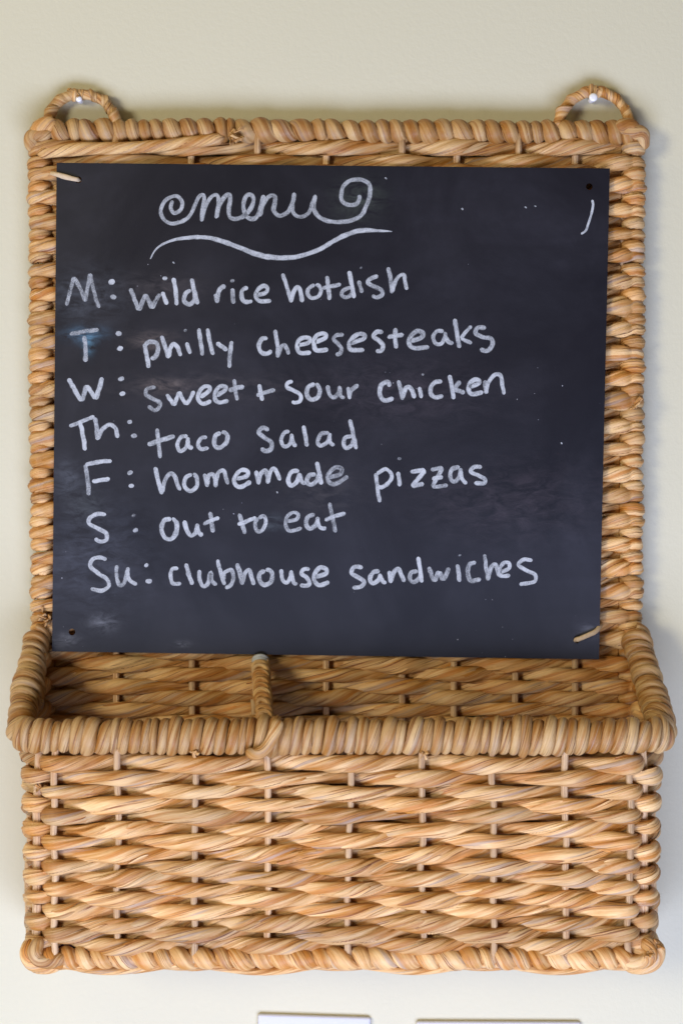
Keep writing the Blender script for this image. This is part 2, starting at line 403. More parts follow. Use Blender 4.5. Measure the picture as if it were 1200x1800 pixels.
# ---- back panel: one strand goes to and fro, in front of and behind the stakes
back_px = [89, 205, 338, 454, 575, 706, 801, 907, 1008, 1094]
XS = np.array([at(p, 700, BY)[0] for p in back_px])
z_top = at(600, 263, BY)[2]; z_bot = at(600, 1690, FY)[2] + 0.006
PITCH_B = 0.0083
nrow = int((z_top - z_bot) / PITCH_B)
rz = z_top - np.arange(nrow) * PITCH_B + np.random.default_rng(3).normal(0, 0.0004, nrow)
EXT = 0.0082                                 # how far past the edge stake the strand goes before it turns
def cross(x, first):
    """weave offset (+1 = towards the viewer) at x for a row that starts with sign `first` at the left edge stake"""
    ph = np.interp(x, XS, np.arange(len(XS)))
    return first * np.cos(PI * ph)
m = Mesh(); rb = np.random.default_rng(11)
AMP_B = 0.0047
for k in range(nrow):
    first = 1 if k % 2 == 0 else -1
    xs = np.linspace(XS[0] - EXT, XS[-1] + EXT, 250)
    ext = np.maximum(np.maximum(XS[0] - xs, xs - XS[-1]), 0) / EXT
    w_ = np.clip(ext / 0.55, 0, 1); w_ = w_ * w_ * (3 - 2 * w_)
    d = cross(xs, first) * (1 - w_) + (0.75 if k % 2 == 0 else 0.5) * w_
    zz = rz[k] + smooth_noise(250, 30, rb, 0.0004)
    ad = np.abs(cross(xs, first)) * (1 - w_); sc_ = rb.normal(1, 0.05)
    a = (0.0045 + 0.0009 * ad ** 1.3) * sc_; b = (0.0031 + 0.0008 * ad) * (1 - w_) + 0.0042 * w_
    row = np.stack([xs, BY - AMP_B * d, zz], 1)
    # at each edge the leaf folds back round the frame
    q = np.linspace(0.15, 1, 7)[:, None]; rr = 0.0032 * rb.uniform(0.8, 1.25, 2)
    lo = row[0] + np.concatenate([-rr[0] * np.sin(q * PI / 2), 0.0085 * (1 - np.cos(q * PI / 2)), -0.0015 * q], 1)
    hi = row[-1] + np.concatenate([rr[1] * np.sin(q * PI / 2), 0.0085 * (1 - np.cos(q * PI / 2)), -0.0015 * q], 1)
    path = np.concatenate([lo[::-1], row, hi]); a = np.concatenate([np.full(7, a[0]), a, np.full(7, a[-1])]); b = np.concatenate([np.full(7, 0.0040), b, np.full(7, 0.0040)])
    rf = np.tile(np.array([0, -1.0, 0]), (len(path), 1)); ang = (q[:, 0] * PI / 2 * 0.8)
    rf[:7] = np.stack([-np.sin(ang), -np.cos(ang), 0 * ang], 1)[::-1]; rf[-7:] = np.stack([np.sin(ang), -np.cos(ang), 0 * ang], 1)
    m.tube(path, rf, a, b, -0.080 * rb.uniform(0.8, 1.25), rb, nv=32, creases=5, depth=0.19, lump=0.08, taper=0.003, flaps=0.028)
# frayed ends of leaf
for px, py in ((86, 1090), (1112, 716), (78, 1086)):
    m.tuft(at(px, py, BY - 0.007), (-0.3 if px < 600 else 0.5, -0.5, 0.25), rb, 7, 0.006, 0.0010, 0.4)
back_panel = m.build('back_panel', M_WEAVE, basket, BASE)
for k, x in enumerate(XS):
    yk = BY - (0.0026 if 0 < k < len(XS) - 1 else -0.0035)
    stick('stake', (x, yk, at(600, 236, BY)[2]), (x + R.normal(0, 0.001), yk, z_bot), 0.0024, back_panel)

# ---- rim along the top of the back
m = Mesh()
p = polyline([at(66, 236, BY), at(100, 231, BY), at(350, 229, BY), at(650, 231, BY), at(1085, 233, BY), at(1122, 240, BY)], 0.003)
coil(m, p, (0, 0, 1), (0, -1, 0), 0.0034, 0.0036, 27 * K, 0.0054, 0.0052, 1, np.random.default_rng(21), nv=22, per=28, twist=-0.06, jit=0.13, lean=27 * K * 0.07, depth=0.11, creases=2)
# corner laps
rc = np.random.default_rng(22)
for (pa, pb, pc) in (((60, 268), (56, 240), (92, 232)), ((62, 250), (70, 226), (100, 215)), ((1130, 264), (1126, 236), (1090, 226)), ((1126, 250), (1108, 222), (1078, 226))):
    q = catmull([at(*pa, BY - 0.003), at(*pb, BY - 0.006), at(*pc, BY - 0.006)], 14)
    m.tube(q, (0, -1, 0), 0.0052, 0.0036, -0.06, rc, nv=18, creases=3, depth=0.13, taper=0.006)
m.tube(catmull([at(66, 270, BY - .006), at(140, 262, BY - .0075), at(260, 258, BY - .007), at(395, 243, BY - .0075)], 14), (0, -1, 0), 0.0042, 0.003, -0.06, rc, nv=18, creases=3, taper=0.006)
m.tuft(at(405, 240, BY - 0.009), (0.8, -0.4, 0.0), rc, 14, 0.009, 0.0008, 0.5)
m.tuft(at(425, 246, BY - 0.009), (-0.6, -0.4, 0.2), rc, 8, 0.006, 0.0009, 0.6)
m.build('top_rim', M_RIM, basket, BASE)

# ---- hanging loops
def loop(pix, seed):
    mm = Mesh(); rl = np.random.default_rng(seed)
    c = polyline(catmull([at(x, y, BY + (0.0055 if 1 < i < len(pix) - 2 else 0)) for i, (x, y) in enumerate(pix)], 12), 0.0015)
    t = unit(np.gradient(c, axis=0)); n1 = np.cross(t, np.array([0, 1.0, 0]))
    mm.tube(c, (0, -1, 0), 0.0032, 0.0031, 0.05, rl, nv=18, creases=3, depth=0.08)
    coil(mm, c, n1, (0, -1, 0), 0.0025, 0.0024, 0.0105, 0.0058, 0.0010, 1, rl, nv=12, per=26, twist=0, jit=0.12, depth=0.05, creases=1, fill=False)
    k = len(c) // 2
    mm.tuft(c[k] + np.array([0, -0.004, 0]), (0.3, -0.3, 0.2), rl, 4, 0.003, 0.0006, 0.5)
    coil(mm, c[k - 3:k + 4], n1[k - 3:k + 4], (0, -1, 0), 0.0036, 0.0036, 0.0028, 0.0015, 0.0010, -1, rl, nv=8, per=20, twist=0, jit=0.2, tone=1.0, creases=0, fill=False)
    return mm.build('hanging_loop', M_RIM, basket, BASE)
loop([(84, 256), (85, 218), (94, 191), (114, 172), (141, 166), (170, 171), (191, 187), (203, 209), (207, 238)], 31)
loop([(976, 240), (984, 206), (1000, 181), (1021, 166), (1046, 161), (1072, 168), (1092, 185), (1104, 208), (1108, 240)], 32)

# ---- pocket: rows run along one side, the front and the other side
HX = 0.2072; RC = 0.022; YB = -0.018
def u_path(step=0.0016):
    pts = [(-HX, y) for y in np.linspace(YB, FY + RC, 30)]
    pts += [(-HX + RC - RC * math.cos(q), FY + RC - RC * math.sin(q)) for q in np.linspace(0, PI / 2, 14)[1:]]
    pts += [(x, FY) for x in np.linspace(-HX + RC, HX - RC, 60)[1:]]
    pts += [(HX - RC + RC * math.sin(q), FY + RC - RC * math.cos(q)) for q in np.linspace(0, PI / 2, 14)[1:]]
    pts += [(HX, y) for y in np.linspace(FY + RC, YB, 30)[1:]]
    return polyline(pts, step)
U = u_path(); UL = np.concatenate([[0], np.cumsum(np.linalg.norm(np.diff(U, axis=0), axis=1))])
ut = unit(np.gradient(U, axis=0)); UN = np.stack([ut[:, 1], -ut[:, 0]], 1)       # outward normal
UN = np.where((np.sum(UN * (U - np.array([0, -0.04])), 1) > 0)[:, None], UN, -UN)
front_px = [212, 342, 472, 612, 741, 866, 992]
def s_of_x(x): return float(np.interp(x, U[:, 0][(U[:, 1] < FY + 0.0005)], UL[(U[:, 1] < FY + 0.0005)]))
SF = [s_of_x(at(p, 1500, FY)[0]) for p in front_px]
sl = UL[np.argmin(np.abs(U[:, 0] + HX - 0.010) + (U[:, 1] > -0.07) * 1 + (U[:, 0] > 0))]
s_l = s_of_x(at(88, 1500, FY)[0]); s_r = s_of_x(at(1116, 1500, FY)[0])
STK = np.array([0.010, 0.044, 0.077, s_l] + SF + [s_r, UL[-1] - 0.077, UL[-1] - 0.044, UL[-1] - 0.010])
rows_px = [1343, 1368, 1393, 1415, 1435, 1458, 1480, 1503, 1525, 1545, 1563, 1582, 1602, 1623, 1644, 1663]
ROWZ = [at(600, r_, FY - 0.004)[2] for r_ in rows_px]
z_rim_f = at(600, 1294, FY)[2]; z_rim_b = at(600, 1118, -0.02)[2]
m = Mesh(); rp = np.random.default_rng(41)
AMP_F = 0.0050
def pocket_row(z, sgn, s0=0.0, s1=None, amp=AMP_F, a0=0.0046, a1=0.0008, gap=None):
    s1 = UL[-1] if s1 is None else s1
    s = np.linspace(s0, s1, max(20, int((s1 - s0) / 0.0017)))
    P2 = np.stack([np.interp(s, UL, U[:, k]) for k in (0, 1)], 1); N2 = unit(np.stack([np.interp(s, UL, UN[:, k]) for k in (0, 1)], 1))
    ph = np.interp(s, STK, np.arange(len(STK)))
    cr = np.cos(PI * ph); d = sgn * cr
    n = len(s); zz = z + smooth_noise(n, 40, rp, 0.0006)
    ad = np.abs(cr); sc_ = rp.normal(1, 0.06)
    if gap is not None:
        gq = np.exp(-((s - gap) / 0.007) ** 2); zz = zz + 0.0020 * gq; sc_ = sc_ * (1 - 0.6 * gq)
    pos = np.stack([(P2[:, 0] + N2[:, 0] * amp * d) * (1 + 0.09 * (z + 0.285)), P2[:, 1] + N2[:, 1] * amp * d, zz], 1)
    m.tube(pos, np.stack([N2[:, 0], N2[:, 1], np.zeros(n)], 1), (a0 + a1 * ad ** 1.3) * sc_, (0.0032 + 0.0009 * ad) * sc_, -0.088 * rp.uniform(0.8, 1.25), rp, nv=40, creases=4, depth=0.20, lump=0.11, flaps=0.022)
for i, z in enumerate(ROWZ):
    pocket_row(z, -1 if i % 2 == 0 else 1, gap=s_of_x(at(112, 1655, FY)[0]) if i == len(ROWZ) - 1 else None)
# shorter rows fill the sloping sides above the front
z = ROWZ[0] + 0.0085; i = 1; front_s = UL[np.argmax(U[:, 1] < FY + RC)]
while z < z_rim_b - 0.004:
    f = np.clip((z_rim_b - z) / (z_rim_b - z_rim_f), 0.05, 1.0); s1 = f * (front_s - 0.0) * 0.98
    if s1 > 0.012:
        pocket_row(z, 1 if i % 2 == 0 else -1, 0.0, s1, amp=0.0035)
        pocket_row(z, 1 if i % 2 == 0 else -1, UL[-1] - s1, UL[-1], amp=0.0035)
    z += 0.0085; i += 1
for px, py, dx in ((72, 1386, -.4),):
    Yp = FY - 0.010 if 80 < px < 1120 else FY + 0.004
    m.tuft(at(px, py, Yp), (dx, -0.3, 0.15), rp, 7, 0.006, 0.0009, 0.35)
pocket = m.build('front_pocket', M_WEAVE, basket, BASE)
z_end = at(600, 1692, FY)[2]
for k, s in enumerate(STK):
    x = float(np.interp(s, UL, U[:, 0])); y = float(np.interp(s, UL, U[:, 1]))
    zt = z_rim_f - 0.006 if abs(y - FY) < 0.012 else z_rim_b + (z_rim_f - z_rim_b) * np.clip((YB - y) / (YB - FY), 0, 1) - 0.006
    rad = 0.0023 if 2 < k < len(STK) - 3 else 0.0030
    nx = float(np.interp(s, UL, UN[:, 0])); ny = float(np.interp(s, UL, UN[:, 1])); o_ = 0.0004 if k in (2, len(STK) - 3) else 0.0028; x += nx * o_; y += ny * o_
    stick('stake', (x + R.normal(0, 0.0008), y, zt), (x + R.normal(0, 0.0012), y - 0.0006, z_end + 0.001), rad, pocket)
# ---- bound rim of the pocket: slopes down each side and runs along the front
def rim_core():
    out = []
    for (x, y), s in zip(U, UL):
        ss = min(s, UL[-1] - s); f = np.clip(ss / (front_s + 0.006), 0, 1); f = f + 0.06 * math.sin(PI * f)
        f = min(1, f); sm = f
        out.append((x + (0.0045 + 0.0028 * sm if x < 0 else 0.0078 - 0.0108 * (1 - sm)) * (min(1, abs(x) / 0.15)) * np.sign(x), y - 0.0006, z_rim_b + (z_rim_f - z_rim_b) * sm))
    return np.array(out)
RCORE = polyline(rim_core(), 0.003)
rn = np.stack([np.interp(np.linspace(0, 1, len(RCORE)), UL / UL[-1], UN[:, k]) for k in (0, 1)] + [np.zeros(len(RCORE))], 1)
rtan = unit(np.gradient(RCORE, axis=0)); rup = unit(np.cross(rn, rtan)); rup = np.where((rup[:, 2] < 0)[:, None], -rup, rup)
m = Mesh()
coil(m, RCORE, rup, rn, 0.0088, 0.0068, 19.5 * K * 0.93, 0.0038, 0.0035, -1, np.random.default_rng(52), nv=18, per=30, twist=0.11, jit=0.13, lean=0.0, depth=0.13, creases=2)
rr_ = np.random.default_rng(53)
for px in (342, 745):
    m.tuft(at(px, 1322, FY - 0.008), (0.1, -0.5, -0.6), rr_, 5, 0.004, 0.0008, 0.35)
# one wide lap crosses the binding where the divider is tied in
m.tube(catmull([at(432, 1322, FY - .010), at(452, 1326, FY - .014), at(470, 1312, FY - .014), at(484, 1285, FY - .013), at(490, 1264, FY - .008)], 12), (0, -1, 0), 0.0040, 0.0026, 0.09, rr_, nv=16, creases=2, taper=0.005)
m.build('pocket_rim', M_RIM, basket, BASE)

# ---- divider inside the pocket
xd = at(460, 1200, -0.03)[0]
dcore = polyline([at(458, 1166, -0.026), at(461, 1210, -0.055), at(466, 1268, -0.090)], 0.002)
m = Mesh(); rd = np.random.default_rng(61)
coil(m, dcore, (0, 0.4, 1), (1, 0, 0), 0.0034, 0.0040, 0.0062, 0.0037, 0.0024, 1, rd, nv=14, per=26, twist=0.09, jit=0.1, depth=0.1, creases=2)
for i in range(20):
    z = dcore[0][2] - 0.010 - i * 0.0085
    if z < BASE[2] + 0.004: break
    yy = np.linspace(-0.024, -0.092, 50)
    zl = np.interp(-yy, -dcore[:, 1], dcore[:, 2]) - 0.006
    keep = zl > z
    if keep.sum() < 12: continue
    yk = yy[keep]
    m.tube(np.stack([np.full(len(yk), xd - 0.001) + 0.003 * (1 if i % 2 else -1) * np.cos((yk + 0.024) / 0.034 * PI), yk, np.full(len(yk), z)], 1), (1, 0, 0), 0.0052, 0.003, -0.08, rd, nv=16, creases=3, taper=0.004)
divider = m.build('divider', M_RIM, basket, BASE)
for yq in (-0.030, -0.062):
    zt = float(np.interp(-yq, -dcore[:, 1], dcore[:, 2])) - 0.003
    stick('stake', (xd - 0.004, yq, zt), (xd - 0.001, yq, BASE[2] + 0.004), 0.0022, divider)
m = Mesh()
m.tube(polyline([dcore[0] + [0, 0.0035, 0.004], dcore[0] + [0, 0.0, 0.001], dcore[1] + [0, -0.002, 0]], 0.0008), (1, 0, 0), 0.0056, 0.0060, 0, rd, nv=16, creases=2, taper=0.003)
m.build('binding', M_GREYWRAP, divider, BASE)

# ---- braid along the bottom edge and the floor strands under it
m = Mesh()
zb = at(600, 1684, FY)[2]
bc = np.stack([U[:, 0], U[:, 1], np.full(len(U), zb)], 1)
coil(m, polyline(bc, 0.003), (0, 0, 1), np.stack([np.interp(np.linspace(0, 1, len(polyline(bc, 0.003))), UL / UL[-1], UN[:, k]) for k in (0, 1)] + [np.zeros(len(polyline(bc, 0.003)))], 1),
     0.0032, 0.0036, 36 * K * 0.93, 0.0062, 0.0048, 1, np.random.default_rng(71), nv=18, per=30, twist=-0.07, jit=0.16, depth=0.14, creases=3)
rk = np.random.default_rng(72)
# corner knots
for sg, cx in ((1, 74), (-1, 1130)):
    for pts_ in ([(-14, -22), (-26, -4), (-18, 16), (6, 24), (34, 18)], [(-2, -26), (-12, -6), (-6, 10), (16, 14), (44, 4)]):
        k = 1 if pts_[0][0] == -2 else 0
        m.tube(catmull([at(cx + sg * x, 1677 + y, FY - 0.001 - 0.003 * k) + np.array([0, 0.004 * (i == 0), 0]) for i, (x, y) in enumerate(pts_)], 10), (0, -1, 0), 0.0046, 0.0040, -0.06, rk, nv=24, creases=4, depth=0.15, taper=0.005)
m.tuft(at(1138, 1680, FY - 0.006), (0.2, -0.8, 0.1), rk, 8, 0.005, 0.0011, 0.4)
m.tuft(at(1152, 1655, FY - 0.001), (0.6, -0.4, -0.2), rk, 5, 0.005, 0.0010, 0.4)
m.build('bottom_braid', M_WEAVE, basket, BASE)
m = Mesh()
for j, y in enumerate(np.linspace(FY + 0.001, -0.024, 8)):
    xs = np.linspace(-HX + 0.012, HX - 0.012, 230)
    ph = np.interp(xs, [at(p, 1690, FY)[0] for p in ([88] + front_px + [1116])], np.arange(9))
    zz = zb - 0.0062 - 0.0026 * (1 if j % 2 else -1) * np.cos(PI * ph + 0.3)
    m.tube(np.stack([xs, np.full(230, y), zz], 1), (0, 0, -1), 0.0050, 0.0028, -0.09, rk, nv=16, creases=3, taper=0.006, tone=0.9)
floor_ = m.build('pocket_floor', M_WEAVE, basket, BASE)

# ------------------------------------------------------------------ chalkboard
T = 0.0012
HOLES = [(138, 316), (1035, 328), (127, 1111), (1013, 1125)]
bm = bmesh.new(); loops = []
def ring(pts):
    vs_ = [bm.verts.new(p) for p in pts]; return [bm.edges.new((vs_[i], vs_[(i + 1) % len(vs_)])) for i in range(len(vs_))]
def rim_pts():
    out = []
    for i in range(4):
        a, b = BC[i], BC[(i + 1) % 4]
        for u in np.linspace(0, 1, 24, endpoint=False): out.append(a * (1 - u) + b * u)
    return [tuple(p - BOARD_O) for p in out]
ed = ring(rim_pts())
for hx, hy in HOLES:
    c = at(hx, hy, BOARD_Y) - BOARD_O
    ed += ring([(c[0] + 0.0023 * math.cos(q), c[1], c[2] + 0.0023 * math.sin(q)) for q in np.linspace(0, 2 * PI, 20, endpoint=False)])
bmesh.ops.triangle_fill(bm, edges=ed, use_beauty=True)
bmesh.ops.recalc_face_normals(bm, faces=bm.faces[:])
if sum(f.normal.y * f.calc_area() for f in bm.faces) > 0: bmesh.ops.reverse_faces(bm, faces=bm.faces[:])
ex = bmesh.ops.extrude_face_region(bm, geom=bm.faces[:])
for v in [g_ for g_ in ex['geom'] if isinstance(g_, bmesh.types.BMVert)]: v.co.y += T
bmesh.ops.recalc_face_normals(bm, faces=bm.faces[:])
me = bpy.data.meshes.new('chalkboard'); bm.to_mesh(me); bm.free(); me.materials.append(M_BOARD)
board = bpy.data.objects.new('chalkboard', me); COL.objects.link(board); board.location = BOARD_O
tag(board, 'thin black chalkboard sheet with handwritten weekly dinner menu on the basket back', 'chalkboard')

# ---- chalk writing. Each stroke: kind (c curve, o closed curve, l straight runs, d dot) and points in one of the tracing frames below
FR = {'A': (250, 290, 2.6667), 'B': (100, 450, 3.0), 'C': (500, 450, 3.0), 'D': (100, 700, 3.0), 'E': (500, 700, 2.4), 'F': (600, 100, 2.0)}
TITLE = ["A c 143,165 135,200 150,225 180,210 188,175 165,148 125,155 95,190 90,230 110,262 145,275 190,262 225,235 245,190 265,150 285,140 290,160 282,215 278,265",
 "A c 279,262 295,200 320,155 345,140 358,160 352,210 345,250", "A c 347,248 360,195 385,150 408,140 412,170 405,215 412,245 440,252 475,240 505,210 522,170 515,145 495,140 478,165 475,205 488,240 515,252 540,240 555,195 570,140",
 "A c 550,240 570,180 600,145 622,150 620,185 618,215 635,235 665,235 690,210 708,165 714,130", "A c 714,130 705,180 705,215 725,240 760,240 785,215 800,170 812,140",
 "A c 812,140 803,185 808,215 830,245 880,265 930,268 985,258 1025,235 1050,190 1065,140 1068,100 1050,80 1010,68 970,75 940,105 932,150 945,178 975,188 1005,180 1018,155 1012,140"]
LINES = [
 # monday
 ["B l 52,262 90,110 150,240 178,92 225,275", "B d 290,137 18", "B d 298,215 17", "B l 390,170 432,288 468,200 502,278 545,200", "B l 556,188 580,258", "B d 570,118 13", "B l 615,115 632,260",
  "B c 708,178 678,200 672,238 700,255 725,230 728,190", "B l 710,118 742,255", "B l 832,200 846,250", "B c 846,245 850,200 870,165 892,158", "B l 925,170 932,252", "B d 926,130 12",
  "B c 1008,165 980,180 975,215 992,240 1032,238", "B c 1055,205 1100,195 1110,170 1090,158 1062,175 1050,210 1070,238 1130,235",
  "C l -10,92 38,245", "C c 36,240 45,195 65,165 80,175 88,210 92,245", "C o 160,150 130,170 122,200 145,222 180,212 192,180 180,155", "C l 222,105 236,232", "C l 200,170 298,148",
  "C c 352,165 310,180 300,205 320,218 350,205 358,180", "C l 340,78 366,222", "C l 390,130 408,195", "C d 403,62 8", "C c 492,103 450,120 440,140 470,160 510,180 512,205 485,218 460,208", "C l 545,58 565,198", "C c 566,190 580,140 605,105 628,100 635,130 645,180"],
 # tuesday
 ["B l 70,412 222,388", "B l 145,420 152,558", "B d 328,408 16", "B d 334,488 16", "B l 462,462 485,592", "B c 465,470 490,452 525,460 535,490 520,530 495,542", "B l 552,420 590,540", "B c 590,535 598,490 615,465 635,480 645,505 652,528",
  "B l 685,455 702,518", "B d 678,392 10", "B l 748,380 768,525", "B l 795,382 826,522", "B l 842,455 900,498", "B l 922,448 908,590",
  "B c 1110,432 1080,440 1065,470 1075,505 1105,515 1135,500", "B l 1150,388 1165,535", "C c -34,530 -18,482 0,470 12,490 22,520",
  "C c 72,470 125,458 132,435 105,430 75,445 68,485 85,512 140,508", "C c 160,455 210,435 218,415 195,408 165,425 155,465 170,498 230,492", "C c 312,415 275,418 258,440 285,465 300,490 290,515 270,518",
  "C c 345,460 410,440 422,418 395,410 360,430 340,465 355,495 420,495", "C c 520,402 485,400 468,425 495,445 518,470 510,498 480,500", "C l 585,380 588,488", "C l 542,430 628,415",
  "C c 662,450 720,430 728,405 700,395 668,420 655,455 680,485 760,480", "C c 838,398 802,395 782,425 795,460 825,462 845,425 845,400", "C c 845,415 860,450 890,462", "C l 895,330 922,485", "C l 985,368 928,435 988,462",
  "C c 1060,380 1020,378 1005,405 1035,425 1085,435 1095,465 1070,498 1028,492"],
 # wednesday
 ["B l 62,645 130,765 158,680 205,755 240,640", "B d 340,648 16", "B d 346,725 16", "B c 522,690 480,700 470,730 510,755 545,775 535,805 510,812 482,790", "B l 578,728 618,790 645,715 682,785 725,710",
  "B c 755,745 800,715 805,690 775,690 752,715 745,755 770,778 815,765", "B c 840,738 885,710 888,690 860,690 838,715 835,755 858,772 905,762", "B l 935,648 952,762", "B l 905,710 988,688", "B l 1068,676 1084,764", "B l 1052,738 1150,706",
  "C c 45,660 18,668 12,692 50,710 85,735 80,765 55,775 38,765", "C o 160,675 125,690 118,730 140,758 175,745 185,710 172,680", "C c 225,680 238,730 262,745 285,720 290,685", "C c 290,690 295,735 318,748", "C l 335,690 342,755", "C c 342,742 352,708 388,678",
  "C c 556,690 545,665 515,675 500,710 510,750 535,762 575,748", "C l 598,655 622,758", "C c 622,750 632,705 655,690 675,715 685,750", "C l 712,690 720,750", "C d 728,625 7", "C c 832,662 795,665 772,690 770,725 795,745 835,738",
  "C l 868,628 890,755", "C l 925,658 892,705 950,722", "C c 970,690 1020,675 1025,658 1000,652 975,675 970,710 990,728 1045,718", "C l 1055,655 1062,728", "C c 1062,725 1072,670 1105,628 1135,630 1145,670 1155,730"],
 # thursday
 ["D l 65,148 200,95", "D l 122,120 150,275", "D l 200,100 215,222", "D c 215,215 240,165 280,140 310,160 322,210", "D d 384,125 13", "D d 408,198 15", "D l 528,160 545,318", "D l 480,245 622,200",
  "D c 690,200 655,205 635,245 650,278 680,262 692,225 690,205", "D c 690,215 695,255 720,262", "D c 792,205 760,210 745,245 760,268 800,262", "D o 865,180 835,200 832,245 855,262 890,240 900,200 885,180",
  "D c 1118,168 1085,155 1065,180 1090,205 1130,230 1130,265 1100,278 1075,262", "E c 22,140 0,145 -14,175 -5,200 15,200 30,175 30,150", "E c 30,160 38,190 50,205", "E l 80,115 95,205",
  "E c 187,145 155,150 140,180 150,200 175,190 190,160 188,148", "E c 188,155 192,185 210,200", "E c 287,160 258,165 248,190 258,210 280,200 290,175", "E l 275,88 302,215"],
 # friday
 ["D l 150,350 170,515", "D l 152,352 290,332", "D l 188,438 280,424", "D d 386,393 15", "D d 394,462 15", "D l 520,362 556,505", "D c 556,495 575,425 605,395 625,420 638,460 652,485", "D o 715,400 680,420 675,465 705,490 738,465 740,425 725,402",
  "D c 778,398 788,440 795,468", "D c 793,458 800,410 822,400 835,430 838,470", "D c 838,460 848,400 875,380 890,410 902,455", "D c 945,425 1000,410 1005,385 975,380 945,405 935,445 965,468 1025,440",
  "D l 1052,382 1065,455", "D c 1062,450 1075,400 1100,382 1112,415 1112,452", "D c 1112,445 1125,390 1145,370 1162,395 1178,435",
  "E c 62,305 30,312 15,345 28,368 52,350 65,315", "E c 62,315 72,350 90,362", "E c 133,320 105,325 95,350 110,365 135,350 145,320", "E l 135,268 155,365", "E c 185,335 235,320 240,298 215,292 190,315 182,345 210,362 268,330",
  "E l 385,315 402,438", "E c 388,320 425,300 450,320 445,350 410,375 395,370", "E l 478,310 484,372", "E d 484,255 8", "E l 530,310 592,302 535,372 588,362", "E l 616,302 668,292 622,375 688,366", "E l 622,342 668,332",
  "E c 738,288 705,300 698,335 715,352 738,330 742,295", "E c 742,305 748,340 768,362", "E c 832,290 800,290 785,310 815,325 842,340 838,358 800,358"],
 # saturday
 ["D c 260,612 215,610 175,630 172,660 215,685 258,710 262,745 230,755 200,740", "D d 405,618 11", "D d 415,695 15", "D o 605,635 565,645 552,690 570,735 605,742 630,705 632,660 615,638", "D c 672,645 685,695 710,725 735,705 742,660", "D c 742,670 750,710 772,722",
  "D l 808,598 825,708", "D l 772,665 858,630", "D l 960,608 992,715", "D l 952,665 1050,628", "D o 1062,630 1045,660 1055,700 1085,695 1102,650 1090,622", "E c 10,520 50,510 58,490 35,482 12,500 5,535 25,560 72,548",
  "E c 128,490 98,500 92,535 110,550 135,530 140,500", "E c 138,510 150,545 178,548", "E l 190,440 215,565", "E l 170,515 258,485"],
 # sunday
 ["D c 264,852 230,840 190,850 178,885 215,920 265,955 275,990 240,1015 180,1005", "D c 318,880 315,930 330,985 358,970 375,900", "D c 375,890 380,950 422,985", "D d 473,880 13", "D d 485,965 17", "D c 642,898 610,900 600,935 612,975 657,978", "D l 680,870 715,985",
  "D c 752,905 752,950 770,990 795,980 812,920 816,960 842,985", "D l 848,850 885,985", "D c 878,960 885,920 920,905 932,945 918,985 888,1000", "D l 950,870 980,985", "D c 980,975 990,925 1015,905 1025,940 1038,985", "D o 1100,908 1070,925 1070,965 1095,985 1130,965 1135,925 1115,905",
  "E c -15,720 -8,765 10,778 25,755 30,725", "E c 30,735 38,775 55,785", "E c 107,720 80,722 72,740 92,755 105,775 95,790 65,788", "E c 130,755 172,740 175,722 150,715 130,735 125,765 145,788 190,775",
  "E c 330,714 295,712 282,738 310,755 335,775 320,795 286,800", "E c 402,728 372,735 360,765 372,780 395,768 405,740", "E c 405,745 412,770 430,780", "E l 440,728 448,780", "E c 448,775 460,735 480,720 492,745 505,775", "E c 562,730 535,735 528,760 545,775 565,760 575,735", "E l 562,668 578,778",
  "E l 608,710 632,775 650,728 670,770 692,715", "E l 728,700 738,775", "E d 738,662 6", "E c 807,692 780,700 772,735 785,768 827,765", "E l 842,658 858,770", "E c 858,765 868,720 888,702 898,730 904,752", "E c 908,735 945,718 945,695 922,695 905,725 912,750 950,748", "E c 1045,685 1010,680 985,700 1010,722 1055,745 1050,775 988,785"],
]
rw = np.random.default_rng(81); layer = [0]
